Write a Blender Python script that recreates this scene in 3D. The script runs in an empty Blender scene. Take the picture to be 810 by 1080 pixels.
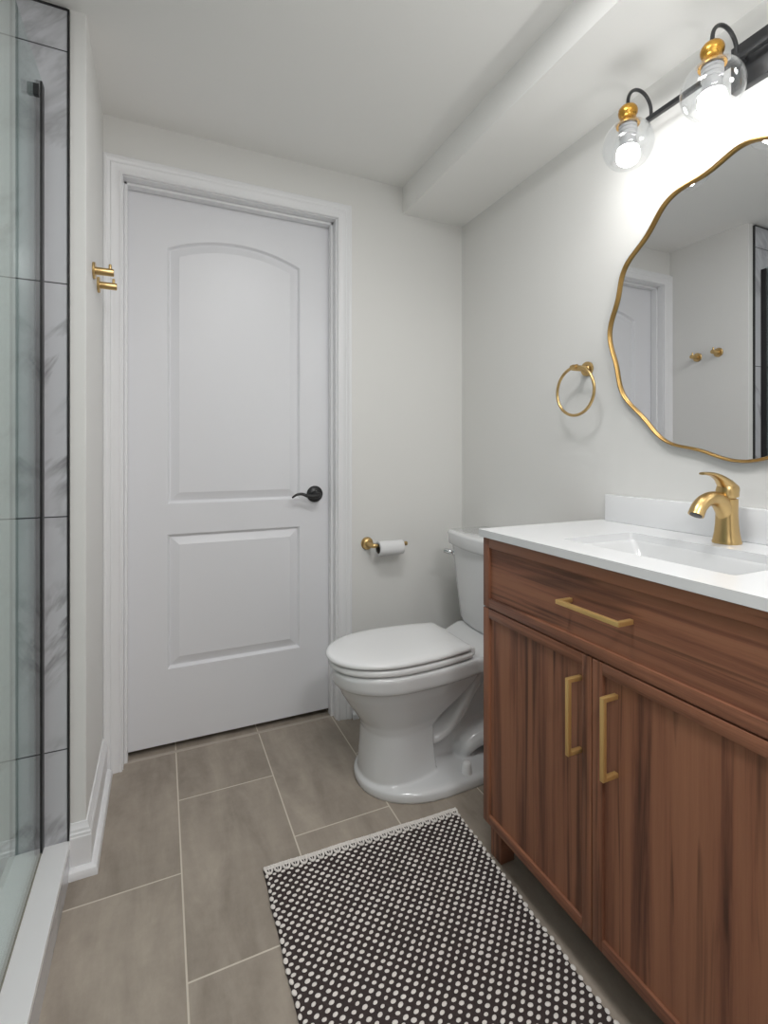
import bpy, bmesh, math, random
from mathutils import Vector, Matrix

PI = math.pi
scene = bpy.context.scene
COL = scene.collection

# ------------------------------------------------------------------ camera
cam_data = bpy.data.cameras.new('camera')
cam = bpy.data.objects.new('camera', cam_data)
COL.objects.link(cam)
cam.location = (0, 0, 1.10)
cam.rotation_euler = (PI / 2, 0, -0.42336)
cam_data.sensor_fit = 'HORIZONTAL'
cam_data.sensor_width = 36
cam_data.lens = 520.5 / 810 * 36
cam_data.shift_y = -63.0 / 810
cam_data.clip_start = 0.02
scene.camera = cam

# ------------------------------------------------------------------ world, lights, exposure
world = bpy.data.worlds.new('world')
scene.world = world
world.use_nodes = True
world.node_tree.nodes['Background'].inputs[0].default_value = (0.9, 0.95, 1.0, 1)
world.node_tree.nodes['Background'].inputs[1].default_value = 0.0

BULB_STRENGTH = 48.0
W_DOORWAY = 0.5
W_SHOWER = 0.8
W_CEILING = 16.5
W_ROOM = 8.5
W_BOUNCE = 5.5
W_SIDE = 8.5


def area(name, loc, rot, sx, sy, power, color=(1, 1, 1)):
    d = bpy.data.lights.new(name, 'AREA')
    d.shape = 'RECTANGLE'
    d.size, d.size_y = sx, sy
    d.energy = power
    d.color = color
    o = bpy.data.objects.new(name, d)
    o.location = loc
    o.rotation_euler = rot
    COL.objects.link(o)
    return o


# added fill light, unseen, outside the doorway gap behind the camera
area('doorway_fill', (0.42, -1.75, 1.25), (PI / 2, 0, 0), 1.5, 2.2, W_DOORWAY, (1.0, 1.0, 1.0))
# invented cool fill just under the shower ceiling, out of view
area('shower_fill', (-0.72, 0.75, 2.235), (0, 0, 0), 0.14, 0.14, W_SHOWER, (0.92, 0.97, 1.0))
# unseen fill light added overhead, behind the camera
area('rear_fill', (0.40, -0.55, 2.235), (0, 0, 0), 0.34, 0.34, W_CEILING, (1.0, 1.0, 1.0))
# extra fill added under the ceiling mid-room, mainly for left wall and floor
area('room_fill', (0.42, 0.72, 2.235), (0, 0, 0), 0.30, 0.30, W_ROOM, (1.0, 1.0, 1.0))
# added out-of-view fill, aimed upward to brighten the ceiling
area('upward_fill', (0.45, 0.12, 1.75), (PI, 0, 0), 0.3, 0.3, W_BOUNCE, (1.0, 1.0, 1.0))
# made-up side fill in front of the solid right wall, behind the camera
area('side_fill', (1.26, -0.75, 1.30), (PI / 2, 0, PI / 2), 0.8, 1.7, W_SIDE, (1.0, 1.0, 1.0))

vs = scene.view_settings
vs.view_transform = 'Standard'
vs.look = 'None'
vs.gamma = 1.0
vs.use_curve_mapping = False
vs.exposure = -0.04
scene.cycles.use_denoising = True
scene.cycles.max_bounces = 12
scene.cycles.diffuse_bounces = 6
scene.cycles.glossy_bounces = 6
scene.cycles.transparent_max_bounces = 16
scene.cycles.caustics_reflective = False
scene.cycles.caustics_refractive = False
scene.cycles.sample_clamp_indirect = 4.0


# ------------------------------------------------------------------ materials
def nodes_of(name):
    m = bpy.data.materials.new(name)
    m.use_nodes = True
    nt = m.node_tree
    b = nt.nodes['Principled BSDF']
    return m, nt, b


def N(nt, kind, **kw):
    n = nt.nodes.new(kind)
    for k, v in kw.items():
        if k == 'inp':
            for kk, vv in v.items():
                n.inputs[kk].default_value = vv
        else:
            setattr(n, k, v)
    return n


def lk(nt, a, b):
    nt.links.new(a, b)


def srgb(r, g, b):
    def f(c):
        c /= 255.0
        return c / 12.92 if c <= 0.04045 else ((c + 0.055) / 1.055) ** 2.4
    return (f(r), f(g), f(b), 1)


def plain(name, col, rough=0.5, metal=0.0, bump=0.0, bscale=200, var=0.0, spec=0.5, coat=0.0):
    m, nt, b = nodes_of(name)
    b.inputs['Base Color'].default_value = col
    b.inputs['Roughness'].default_value = rough
    b.inputs['Metallic'].default_value = metal
    b.inputs['Specular IOR Level'].default_value = spec
    if coat:
        b.inputs['Coat Weight'].default_value = coat
        b.inputs['Coat Roughness'].default_value = 0.05
    tc = N(nt, 'ShaderNodeTexCoord')
    if var:
        nz = N(nt, 'ShaderNodeTexNoise', inp={'Scale': 3.0, 'Detail': 4})
        lk(nt, tc.outputs['Object'], nz.inputs['Vector'])
        mp = N(nt, 'ShaderNodeMapRange', inp={'To Min': 1 - var, 'To Max': 1 + var})
        lk(nt, nz.outputs[0], mp.inputs[0])
        mx = N(nt, 'ShaderNodeMix', data_type='RGBA', blend_type='MULTIPLY')
        mx.inputs[0].default_value = 1
        mx.inputs[6].default_value = col
        lk(nt, mp.outputs[0], mx.inputs[7])
        lk(nt, mx.outputs[2], b.inputs['Base Color'])
    if bump:
        nz = N(nt, 'ShaderNodeTexNoise', inp={'Scale': bscale, 'Detail': 2})
        lk(nt, tc.outputs['Object'], nz.inputs['Vector'])
        bp = N(nt, 'ShaderNodeBump', inp={'Strength': bump, 'Distance': 0.002})
        lk(nt, nz.outputs[0], bp.inputs['Height'])
        lk(nt, bp.outputs[0], b.inputs['Normal'])
    return m


M_WALL = plain('wall_paint', (0.74, 0.735, 0.716, 1), 0.55, bump=0.05, bscale=350, var=0.01)
M_CEIL = plain('ceiling_paint', (0.84, 0.835, 0.816, 1), 0.8, bump=0.05, bscale=300, var=0.01)
M_DOOR = plain('door_paint', (0.75, 0.754, 0.782, 1), 0.38, bump=0.03, bscale=500)
M_TRIM = plain('trim_paint', (0.79, 0.792, 0.805, 1), 0.35)
M_PORC = plain('porcelain', (0.68, 0.685, 0.69, 1), 0.10, coat=0.5)
M_SEAT = plain('seat_plastic', (0.80, 0.802, 0.805, 1), 0.22)
M_QUARTZ = plain('white_quartz', (0.80, 0.805, 0.815, 1), 0.22, var=0.015)
M_CURB = plain('white_solid_surface', (0.80, 0.80, 0.805, 1), 0.3)
M_BLACK = plain('matte_black_metal', (0.012, 0.012, 0.013, 1), 0.38, spec=0.5)
M_DARKIRON = plain('dark_grey_metal', (0.028, 0.029, 0.031, 1), 0.35, metal=0.3)
M_CHROME = plain('chrome', (0.75, 0.75, 0.76, 1), 0.12, metal=1.0)
M_PAPER = plain('tissue_paper', (0.74, 0.74, 0.745, 1), 0.9, bump=0.3, bscale=400)
M_CARD = plain('cardboard_core', (0.09, 0.075, 0.06, 1), 0.9)
M_BULBBASE = plain('bulb_plastic', (0.42, 0.42, 0.42, 1), 0.4)
M_DARKGAP = plain('dark_cavity', (0.02, 0.017, 0.015, 1), 0.9)
M_THRESH = plain('pale_stone_strip', (0.42, 0.37, 0.32, 1), 0.6, var=0.1)
M_SEAL = plain('olive_silicone', (0.22, 0.21, 0.17, 1), 0.5)


def brushed(name, col, rough, sx=1, sy=1, sz=1, amt=0.12):
    m, nt, b = nodes_of(name)
    b.inputs['Metallic'].default_value = 1.0
    b.inputs['Base Color'].default_value = col
    tc = N(nt, 'ShaderNodeTexCoord')
    mp = N(nt, 'ShaderNodeMapping')
    mp.inputs['Scale'].default_value = (sx, sy, sz)
    nz = N(nt, 'ShaderNodeTexNoise', inp={'Scale': 120.0, 'Detail': 3})
    lk(nt, tc.outputs['Object'], mp.inputs[0])
    lk(nt, mp.outputs[0], nz.inputs['Vector'])
    mr = N(nt, 'ShaderNodeMapRange', inp={'To Min': rough - amt * 0.5, 'To Max': rough + amt * 0.5})
    lk(nt, nz.outputs[0], mr.inputs[0])
    lk(nt, mr.outputs[0], b.inputs['Roughness'])
    return m


M_BRASS = brushed('brushed_brass', (0.60, 0.42, 0.19, 1), 0.30, 1, 1, 0.1)
M_PULL = brushed('satin_brass', (0.82, 0.55, 0.22, 1), 0.45)
M_PULL.node_tree.nodes['Principled BSDF'].inputs['Metallic'].default_value = 0.75
M_MIRFRAME = plain('gold_leaf_frame', (0.45, 0.28, 0.10, 1), 0.30, metal=1.0)
M_CAP = brushed('antique_gold', (0.62, 0.34, 0.07, 1), 0.28)


def emit(name, col, s):
    m, nt, b = nodes_of(name)
    b.inputs['Base Color'].default_value = (0.9, 0.9, 0.9, 1)
    b.inputs['Emission Color'].default_value = col
    b.inputs['Emission Strength'].default_value = s
    return m


M_BULB = emit('lit_bulb', (1.0, 0.985, 0.955, 1), BULB_STRENGTH)


def clear_glass(name, tint, ior=1.5):
    # thin clear glass: Fresnel share of mirror reflection, the rest passes straight through
    m, nt, b = nodes_of(name)
    nt.nodes.remove(b)
    out = nt.nodes['Material Output']
    fr = N(nt, 'ShaderNodeFresnel')
    ge = N(nt, 'ShaderNodeNewGeometry')
    io = N(nt, 'ShaderNodeMapRange', inp={'To Min': ior, 'To Max': 1.0 / ior})   # same reflectance seen from either side of each face
    lk(nt, ge.outputs['Backfacing'], io.inputs[0])
    lk(nt, io.outputs[0], fr.inputs['IOR'])
    tr = N(nt, 'ShaderNodeBsdfTransparent')
    tr.inputs[0].default_value = tint
    gl = N(nt, 'ShaderNodeBsdfGlossy', inp={'Roughness': 0.0})
    gl.inputs[0].default_value = (1, 1, 1, 1)
    mx = N(nt, 'ShaderNodeMixShader')
    lk(nt, fr.outputs[0], mx.inputs[0])
    lk(nt, tr.outputs[0], mx.inputs[1])
    lk(nt, gl.outputs[0], mx.inputs[2])
    lk(nt, mx.outputs[0], out.inputs[0])
    return m


M_GLASS = clear_glass('shower_glass', (0.88, 0.94, 0.92, 1))
M_GLOBE = clear_glass('globe_glass', (0.97, 0.975, 0.98, 1), 1.45)


def mirror_mat():
    m, nt, b = nodes_of('silvered_glass')
    b.inputs['Base Color'].default_value = (0.80, 0.81, 0.82, 1)
    b.inputs['Metallic'].default_value = 1
    b.inputs['Roughness'].default_value = 0.0
    return m


M_MIRROR = mirror_mat()


def wood(name, grain):
    """walnut; grain runs along object Z ('Z') or object Y ('Y')"""
    m, nt, b = nodes_of(name)
    tc = N(nt, 'ShaderNodeTexCoord')
    sep = N(nt, 'ShaderNodeSeparateXYZ')
    lk(nt, tc.outputs['Object'], sep.inputs[0])
    along, across = (2, 1) if grain == 'Z' else (1, 2)

    def stretch(s_al, s_ac, off):
        a = N(nt, 'ShaderNodeMath', operation='MULTIPLY'); a.inputs[1].default_value = s_al
        c = N(nt, 'ShaderNodeMath', operation='MULTIPLY'); c.inputs[1].default_value = s_ac
        lk(nt, sep.outputs[along], a.inputs[0]); lk(nt, sep.outputs[across], c.inputs[0])
        cb = N(nt, 'ShaderNodeCombineXYZ')
        lk(nt, a.outputs[0], cb.inputs[0]); lk(nt, c.outputs[0], cb.inputs[1])
        cb.inputs[2].default_value = off
        return cb.outputs[0]
    broad = N(nt, 'ShaderNodeTexNoise', inp={'Scale': 1.0, 'Detail': 3, 'Roughness': 0.55, 'Distortion': 0.35})
    lk(nt, stretch(0.7, 17, 3.1), broad.inputs['Vector'])
    mid = N(nt, 'ShaderNodeTexNoise', inp={'Scale': 1.0, 'Detail': 4, 'Roughness': 0.6, 'Distortion': 0.6})
    lk(nt, stretch(1.5, 62, 8.7), mid.inputs['Vector'])
    fine = N(nt, 'ShaderNodeTexNoise', inp={'Scale': 1.0, 'Detail': 3, 'Roughness': 0.7})
    lk(nt, stretch(14, 420, 1.7), fine.inputs['Vector'])
    dark = N(nt, 'ShaderNodeTexNoise', inp={'Scale': 1.0, 'Detail': 2, 'Roughness': 0.5, 'Distortion': 0.8})
    lk(nt, stretch(1.8, 44, 15.3), dark.inputs['Vector'])

    def mad(x, mul, add_to=None, add=0.0):
        n = N(nt, 'ShaderNodeMath', operation='MULTIPLY_ADD')
        lk(nt, x, n.inputs[0]); n.inputs[1].default_value = mul
        if add_to is None:
            n.inputs[2].default_value = add
        else:
            lk(nt, add_to, n.inputs[2])
        return n.outputs[0]
    v = mad(broad.outputs[0], 0.95, None, -0.36)
    v = mad(mid.outputs[0], 0.60, v)
    v = mad(fine.outputs[0], 0.24, v)
    ramp = N(nt, 'ShaderNodeValToRGB')
    e = ramp.color_ramp.elements
    e[0].position = 0.25; e[0].color = srgb(83, 54, 42)
    e[1].position = 0.80; e[1].color = srgb(162, 112, 85)
    x = e.new(0.42); x.color = srgb(121, 79, 61)
    x = e.new(0.56); x.color = srgb(147, 99, 75)
    lk(nt, v, ramp.inputs[0])
    mr = N(nt, 'ShaderNodeMapRange', inp={'From Min': 0.58, 'From Max': 0.70, 'To Min': 0.0, 'To Max': 0.62})
    lk(nt, dark.outputs[0], mr.inputs[0])
    mx = N(nt, 'ShaderNodeMix', data_type='RGBA')
    mx.inputs[7].default_value = srgb(56, 37, 30)
    lk(nt, mr.outputs[0], mx.inputs[0]); lk(nt, ramp.outputs[0], mx.inputs[6])
    lk(nt, mx.outputs[2], b.inputs['Base Color'])
    b.inputs['Roughness'].default_value = 0.42
    b.inputs['Specular IOR Level'].default_value = 0.35
    bp = N(nt, 'ShaderNodeBump', inp={'Strength': 0.12, 'Distance': 0.001})
    lk(nt, fine.outputs[0], bp.inputs['Height'])
    lk(nt, bp.outputs[0], b.inputs['Normal'])
    return m


M_WOODV = wood('walnut_vertical_grain', 'Z')
M_WOODH = wood('walnut_horizontal_grain', 'Y')


def floor_mat():
    m, nt, b = nodes_of('grey_brown_porcelain_tile')
    tc = N(nt, 'ShaderNodeTexCoord')
    sep = N(nt, 'ShaderNodeSeparateXYZ')
    lk(nt, tc.outputs['Object'], sep.inputs[0])
    ox = N(nt, 'ShaderNodeMath', operation='ADD'); ox.inputs[1].default_value = -1.099 + 0.588 * 4 + 0.294
    oy = N(nt, 'ShaderNodeMath', operation='ADD'); oy.inputs[1].default_value = -0.048 + 0.2985 * 8
    lk(nt, sep.outputs[1], ox.inputs[0]); lk(nt, sep.outputs[0], oy.inputs[0])
    cb = N(nt, 'ShaderNodeCombineXYZ')
    lk(nt, ox.outputs[0], cb.inputs[0]); lk(nt, oy.outputs[0], cb.inputs[1])
    br = N(nt, 'ShaderNodeTexBrick', offset=0.5, offset_frequency=2, squash=1.0)
    br.inputs['Color1'].default_value = (0, 0, 0, 1)
    br.inputs['Color2'].default_value = (1, 1, 1, 1)
    br.inputs['Mortar'].default_value = (0.5, 0.5, 0.5, 1)
    br.inputs['Scale'].default_value = 1.0
    br.inputs['Mortar Size'].default_value = 0.0021
    br.inputs['Mortar Smooth'].default_value = 0.1
    br.inputs['Brick Width'].default_value = 0.588
    br.inputs['Row Height'].default_value = 0.2985
    lk(nt, cb.outputs[0], br.inputs['Vector'])
    # each tile gets its own piece of the cloudy print
    cb2 = N(nt, 'ShaderNodeCombineXYZ')
    s1 = N(nt, 'ShaderNodeMath', operation='MULTIPLY'); s1.inputs[1].default_value = 11.0
    s2 = N(nt, 'ShaderNodeMath', operation='MULTIPLY'); s2.inputs[1].default_value = 3.0
    s3 = N(nt, 'ShaderNodeMath', operation='MULTIPLY'); s3.inputs[1].default_value = 9.0
    lk(nt, sep.outputs[0], s1.inputs[0]); lk(nt, sep.outputs[1], s2.inputs[0]); lk(nt, br.outputs['Color'], s3.inputs[0])
    lk(nt, s1.outputs[0], cb2.inputs[0]); lk(nt, s2.outputs[0], cb2.inputs[1]); lk(nt, s3.outputs[0], cb2.inputs[2])
    n1 = N(nt, 'ShaderNodeTexNoise', inp={'Scale': 1.0, 'Detail': 6, 'Roughness': 0.62, 'Distortion': 0.4})
    lk(nt, cb2.outputs[0], n1.inputs['Vector'])
    n2 = N(nt, 'ShaderNodeTexNoise', inp={'Scale': 26.0, 'Detail': 5, 'Roughness': 0.7})
    lk(nt, tc.outputs['Object'], n2.inputs['Vector'])
    a = N(nt, 'ShaderNodeMath', operation='MULTIPLY_ADD'); a.inputs[1].default_value = 0.30
    lk(nt, n2.outputs[0], a.inputs[0]); lk(nt, n1.outputs[0], a.inputs[2])
    a2 = N(nt, 'ShaderNodeMath', operation='MULTIPLY_ADD'); a2.inputs[1].default_value = 0.08
    lk(nt, br.outputs['Color'], a2.inputs[0]); lk(nt, a.outputs[0], a2.inputs[2])
    ramp = N(nt, 'ShaderNodeValToRGB')
    e = ramp.color_ramp.elements
    e[0].position = 0.40; e[0].color = srgb(130, 120, 109)
    e[1].position = 0.95; e[1].color = srgb(173, 162, 149)
    lk(nt, a2.outputs[0], ramp.inputs[0])
    mx = N(nt, 'ShaderNodeMix', data_type='RGBA')
    mx.inputs[7].default_value = srgb(205, 196, 182)
    lk(nt, br.outputs['Fac'], mx.inputs[0]); lk(nt, ramp.outputs[0], mx.inputs[6])
    lk(nt, mx.outputs[2], b.inputs['Base Color'])
    b.inputs['Roughness'].default_value = 0.5
    inv = N(nt, 'ShaderNodeMath', operation='SUBTRACT'); inv.inputs[0].default_value = 1.0
    lk(nt, br.outputs['Fac'], inv.inputs[1])
    bp = N(nt, 'ShaderNodeBump', inp={'Strength': 0.4, 'Distance': 0.002})
    lk(nt, inv.outputs[0], bp.inputs['Height'])
    lk(nt, bp.outputs[0], b.inputs['Normal'])
    return m


M_FLOOR = floor_mat()


def marble_mat(name, joints=True):
    m, nt, b = nodes_of(name)
    tc = N(nt, 'ShaderNodeTexCoord')
    mp = N(nt, 'ShaderNodeMapping')
    mp.inputs['Rotation'].default_value = (0.0, math.radians(52), 0.0)
    lk(nt, tc.outputs['Object'], mp.inputs[0])
    mp2 = N(nt, 'ShaderNodeMapping')
    mp2.inputs['Scale'].default_value = (2.4, 3.0, 7.5)
    lk(nt, mp.outputs[0], mp2.inputs[0])
    n1 = N(nt, 'ShaderNodeTexNoise', inp={'Scale': 1.0, 'Detail': 5, 'Roughness': 0.58, 'Distortion': 0.35})
    lk(nt, mp2.outputs[0], n1.inputs['Vector'])
    s = N(nt, 'ShaderNodeMath', operation='SUBTRACT'); s.inputs[1].default_value = 0.5
    lk(nt, n1.outputs[0], s.inputs[0])
    ab = N(nt, 'ShaderNodeMath', operation='ABSOLUTE')
    lk(nt, s.outputs[0], ab.inputs[0])
    n2 = N(nt, 'ShaderNodeTexNoise', inp={'Scale': 4.0, 'Detail': 2})
    lk(nt, tc.outputs['Object'], n2.inputs['Vector'])
    mr = N(nt, 'ShaderNodeMapRange', inp={'From Min': 0.0, 'From Max': 0.06, 'To Min': 1.0, 'To Max': 0.0})
    lk(nt, ab.outputs[0], mr.inputs[0])
    mr2 = N(nt, 'ShaderNodeMapRange', inp={'From Min': 0.42, 'From Max': 0.62, 'To Min': 0.05, 'To Max': 0.75})
    lk(nt, n2.outputs[0], mr2.inputs[0])
    mu = N(nt, 'ShaderNodeMath', operation='MULTIPLY')
    lk(nt, mr.outputs[0], mu.inputs[0]); lk(nt, mr2.outputs[0], mu.inputs[1])
    mx = N(nt, 'ShaderNodeMix', data_type='RGBA')
    mx.inputs[6].default_value = srgb(194, 195, 199)
    mx.inputs[7].default_value = srgb(112, 109, 111)
    lk(nt, mu.outputs[0], mx.inputs[0])
    colo = mx.outputs[2]
    if joints:
        sep = N(nt, 'ShaderNodeSeparateXYZ')
        lk(nt, tc.outputs['Object'], sep.inputs[0])

        def near(axis_out, off, per, half):
            a = N(nt, 'ShaderNodeMath', operation='ADD'); a.inputs[1].default_value = off
            lk(nt, axis_out, a.inputs[0])
            w = N(nt, 'ShaderNodeMath', operation='PINGPONG'); w.inputs[1].default_value = per / 2
            lk(nt, a.outputs[0], w.inputs[0])
            c = N(nt, 'ShaderNodeMath', operation='LESS_THAN'); c.inputs[1].default_value = half
            lk(nt, w.outputs[0], c.inputs[0])
            return c.outputs[0]
        jz = near(sep.outputs[2], -0.9335 + 0.602 * 3, 0.602, 0.0016)
        sxy = N(nt, 'ShaderNodeMath', operation='ADD')
        lk(nt, sep.outputs[0], sxy.inputs[0]); lk(nt, sep.outputs[1], sxy.inputs[1])
        jx = near(sxy.outputs[0], 0.305 * 8 + 0.305 - (1.505 - 0.2215), 0.305, 0.0016)
        mxx = N(nt, 'ShaderNodeMath', operation='MAXIMUM')
        lk(nt, jz, mxx.inputs[0]); lk(nt, jx, mxx.inputs[1])
        mj = N(nt, 'ShaderNodeMix', data_type='RGBA')
        mj.inputs[7].default_value = srgb(74, 74, 76)
        lk(nt, mxx.outputs[0], mj.inputs[0]); lk(nt, colo, mj.inputs[6])
        colo = mj.outputs[2]
    lk(nt, colo, b.inputs['Base Color'])
    b.inputs['Roughness'].default_value = 0.16
    return m


M_MARBLE = marble_mat('marble_look_wall_tile')
M_MARBLE2 = marble_mat('marble_look_curb_face', False)

M_RUGDARK = plain('charcoal_cotton_weave', srgb(66, 58, 57), 0.95, bump=0.8, bscale=260, var=0.1, spec=0.1)
M_RUGWHITE = plain('cream_cotton_yarn', srgb(230, 224, 219), 0.95, bump=0.5, bscale=500, var=0.06, spec=0.1)


# ------------------------------------------------------------------ mesh helpers
class MB:
    """collects shapes; build() links them as one mesh object"""

    def __init__(self):
        self.bm = bmesh.new()

    def _mi(self, faces, mi, smooth=None):
        for f in faces:
            f.material_index = mi

    def box(self, x0, x1, y0, y1, z0, z1, mi=0, bev=0.0, seg=2):
        bm = self.bm
        ps = [(x0, y0, z0), (x1, y0, z0), (x1, y1, z0), (x0, y1, z0), (x0, y0, z1), (x1, y0, z1), (x1, y1, z1), (x0, y1, z1)]
        v = [bm.verts.new(p) for p in ps]
        fs = [bm.faces.new([v[i] for i in q]) for q in
              ((0, 3, 2, 1), (4, 5, 6, 7), (0, 1, 5, 4), (1, 2, 6, 5), (2, 3, 7, 6), (3, 0, 4, 7))]
        self._mi(fs, mi)
        if bev > 0:
            ed = list({e for f in fs for e in f.edges})
            r = bmesh.ops.bevel(bm, geom=ed, offset=bev, segments=seg, profile=0.5, affect='EDGES', clamp_overlap=True)
            self._mi(r['faces'], mi)
        return self

    def loft(self, rings, mi=0, cap0=True, cap1=True, closed=True, loop=False):
        """rings: lists of 3-D points, all the same length"""
        bm = self.bm
        R = [[bm.verts.new(p) for p in ring] for ring in rings]
        n = len(R[0])
        fs = []
        pairs = list(zip(R[:-1], R[1:]))
        if loop:
            pairs.append((R[-1], R[0]))
        for a, b in pairs:
            for i in range(n if closed else n - 1):
                j = (i + 1) % n
                fs.append(bm.faces.new((a[i], a[j], b[j], b[i])))
        if not loop:
            if cap0:
                fs.append(bm.faces.new(list(reversed(R[0]))))
            if cap1:
                fs.append(bm.faces.new(R[-1]))
        self._mi(fs, mi)
        return self

    def lathe(self, prof, origin, axis=(0, 0, 1), n=32, mi=0, cap0=True, cap1=True):
        """prof: list of (radius, distance along axis)"""
        ax = Vector(axis).normalized()
        u = ax.orthogonal().normalized()
        w = ax.cross(u)
        o = Vector(origin)
        rings = []
        for r, h in prof:
            rings.append([o + ax * h + (u * math.cos(2 * PI * k / n) + w * math.sin(2 * PI * k / n)) * max(r, 1e-5) for k in range(n)])
        return self.loft(rings, mi, cap0, cap1)

    def tube(self, pts, rad, n=14, mi=0, closed=False, up=(0, 0, 1)):
        """rad: number, list of numbers, or list of (side, up) half-sizes"""
        P = [Vector(p) for p in pts]
        m = len(P)
        if not isinstance(rad, (list, tuple)):
            rad = [rad] * m
        rings = []
        prev = None
        for i in range(m):
            if closed:
                t = (P[(i + 1) % m] - P[i - 1]).normalized()
            else:
                t = (P[min(i + 1, m - 1)] - P[max(i - 1, 0)]).normalized()
            if prev is None:
                s = t.cross(Vector(up))
                if s.length < 1e-4:
                    s = t.orthogonal()
                s.normalize()
            else:
                s = (prev - t * prev.dot(t)).normalized()
            prev = s
            q = s.cross(t).normalized()
            r = rad[i]
            ra, rb = r if isinstance(r, (list, tuple)) else (r, r)
            rings.append([P[i] + s * (ra * math.cos(2 * PI * k / n)) + q * (rb * math.sin(2 * PI * k / n)) for k in range(n)])
        return self.loft(rings, mi, loop=closed)

    def sphere(self, c, r, mi=0, n=20, sz=(1, 1, 1)):
        bm = self.bm
        mat = Matrix.Translation(c) @ Matrix.Diagonal((r * sz[0], r * sz[1], r * sz[2], 1))
        res = bmesh.ops.create_uvsphere(bm, u_segments=n, v_segments=max(6, n // 2), radius=1, matrix=mat)
        fs = {f for v in res['verts'] for f in v.link_faces}
        self._mi(fs, mi)
        return self

    def plate(self, outer, holes, to3d, mi=0):
        """flat filled polygon with holes; to3d maps (a,b) to a 3-D point; returns the vertex loops"""
        bm = self.bm
        edges, loops = [], []
        for lp in [outer] + holes:
            vs_ = [bm.verts.new(to3d(*p)) for p in lp]
            loops.append(vs_)
            for i in range(len(vs_)):
                edges.append(bm.edges.new((vs_[i], vs_[(i + 1) % len(vs_)])))
        r = bmesh.ops.triangle_fill(bm, use_beauty=True, use_dissolve=False, edges=edges)
        self._mi([g for g in r['geom'] if isinstance(g, bmesh.types.BMFace)], mi)
        return loops

    def bridge(self, a, b, mi=0):
        bm = self.bm
        n = len(a)
        fs = [bm.faces.new((a[i], a[(i + 1) % n], b[(i + 1) % n], b[i])) for i in range(n)]
        self._mi(fs, mi)

    def build(self, name, mats, parent=None, smooth=True, angle=38, offset=None):
        bm = self.bm
        bmesh.ops.recalc_face_normals(bm, faces=bm.faces[:])
        me = bpy.data.meshes.new(name)
        if offset is not None:
            bmesh.ops.translate(bm, verts=bm.verts[:], vec=-Vector(offset))
        bm.to_mesh(me)
        bm.free()
        for m in (mats if isinstance(mats, (list, tuple)) else [mats]):
            me.materials.append(m)
        if smooth:
            for p in me.polygons:
                p.use_smooth = True
            me.set_sharp_from_angle(angle=math.radians(angle))
        o = bpy.data.objects.new(name, me)
        COL.objects.link(o)
        if parent is not None:
            o.parent = parent
        return o


def thing(name, loc, label, cat, group=None):
    o = bpy.data.objects.new(name, None)
    o.empty_display_size = 0.05
    COL.objects.link(o)
    o.location = loc
    o['label'] = label
    o['category'] = cat
    if group:
        o['group'] = group
    return o


def part(mb, name, mats, parent, root, **kw):
    """a child mesh; shapes are given in world coordinates"""
    return mb.build(name, mats, parent, offset=root.location, **kw)


def struct(o, label, cat):
    o['kind'] = 'structure'
    o['label'] = label
    o['category'] = cat
    return o


def tag(o, label, cat, group=None):
    o['label'] = label
    o['category'] = cat
    if group:
        o['group'] = group
    return o


def arc(cx, cy, r, a0, a1, n):
    return [(cx + r * math.cos(math.radians(a0 + (a1 - a0) * i / n)), cy + r * math.sin(math.radians(a0 + (a1 - a0) * i / n))) for i in range(n + 1)]


def rrect(x0, x1, y0, y1, r, n=6):
    p = []
    p += arc(x1 - r, y0 + r, r, -90, 0, n)
    p += arc(x1 - r, y1 - r, r, 0, 90, n)
    p += arc(x0 + r, y1 - r, r, 90, 180, n)
    p += arc(x0 + r, y0 + r, r, 180, 270, n)
    return p


def inset(poly, d):
    """inward offset of a counter-clockwise polygon"""
    n = len(poly)
    out = []
    for i in range(n):
        p0, p1, p2 = Vector(poly[i - 1]), Vector(poly[i]), Vector(poly[(i + 1) % n])
        a = (p1 - p0).normalized(); b = (p2 - p1).normalized()
        na = Vector((-a.y, a.x)); nb = Vector((-b.y, b.x))
        k = (na + nb)
        k = k / max(0.2, k.dot(na)) if k.length > 1e-6 else na
        out.append(tuple(p1 + k * d))
    return out


def smooth_path(pts, sub=6):
    """Catmull-Rom through the points"""
    P = [Vector(p) for p in pts]
    out = []
    for i in range(len(P) - 1):
        p0 = P[max(i - 1, 0)]; p1 = P[i]; p2 = P[i + 1]; p3 = P[min(i + 2, len(P) - 1)]
        for k in range(sub):
            t = k / sub
            out.append(0.5 * ((2 * p1) + (p2 - p0) * t + (2 * p0 - 5 * p1 + 4 * p2 - p3) * t * t + (3 * p1 - p0 - 3 * p2 + p3) * t ** 3))
    out.append(P[-1])
    return out


def lerp_list(vals, sub=6):
    V = [Vector(v) if isinstance(v, (tuple, list)) else Vector((v, v)) for v in vals]
    out = []
    for a, b in zip(V[:-1], V[1:]):
        for k in range(sub):
            out.append(tuple(a.lerp(b, k / sub)))
    out.append(tuple(V[-1]))
    return out


# ------------------------------------------------------------------ room shell
RW = 1.265        # right wall plane
BW = 1.93         # back wall plane
LW = -0.182       # short left wall plane
ZC = 2.255        # ceiling
FY = -1.30        # wall behind the photographer
NIB = 1.51        # end face of the short left wall

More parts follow.
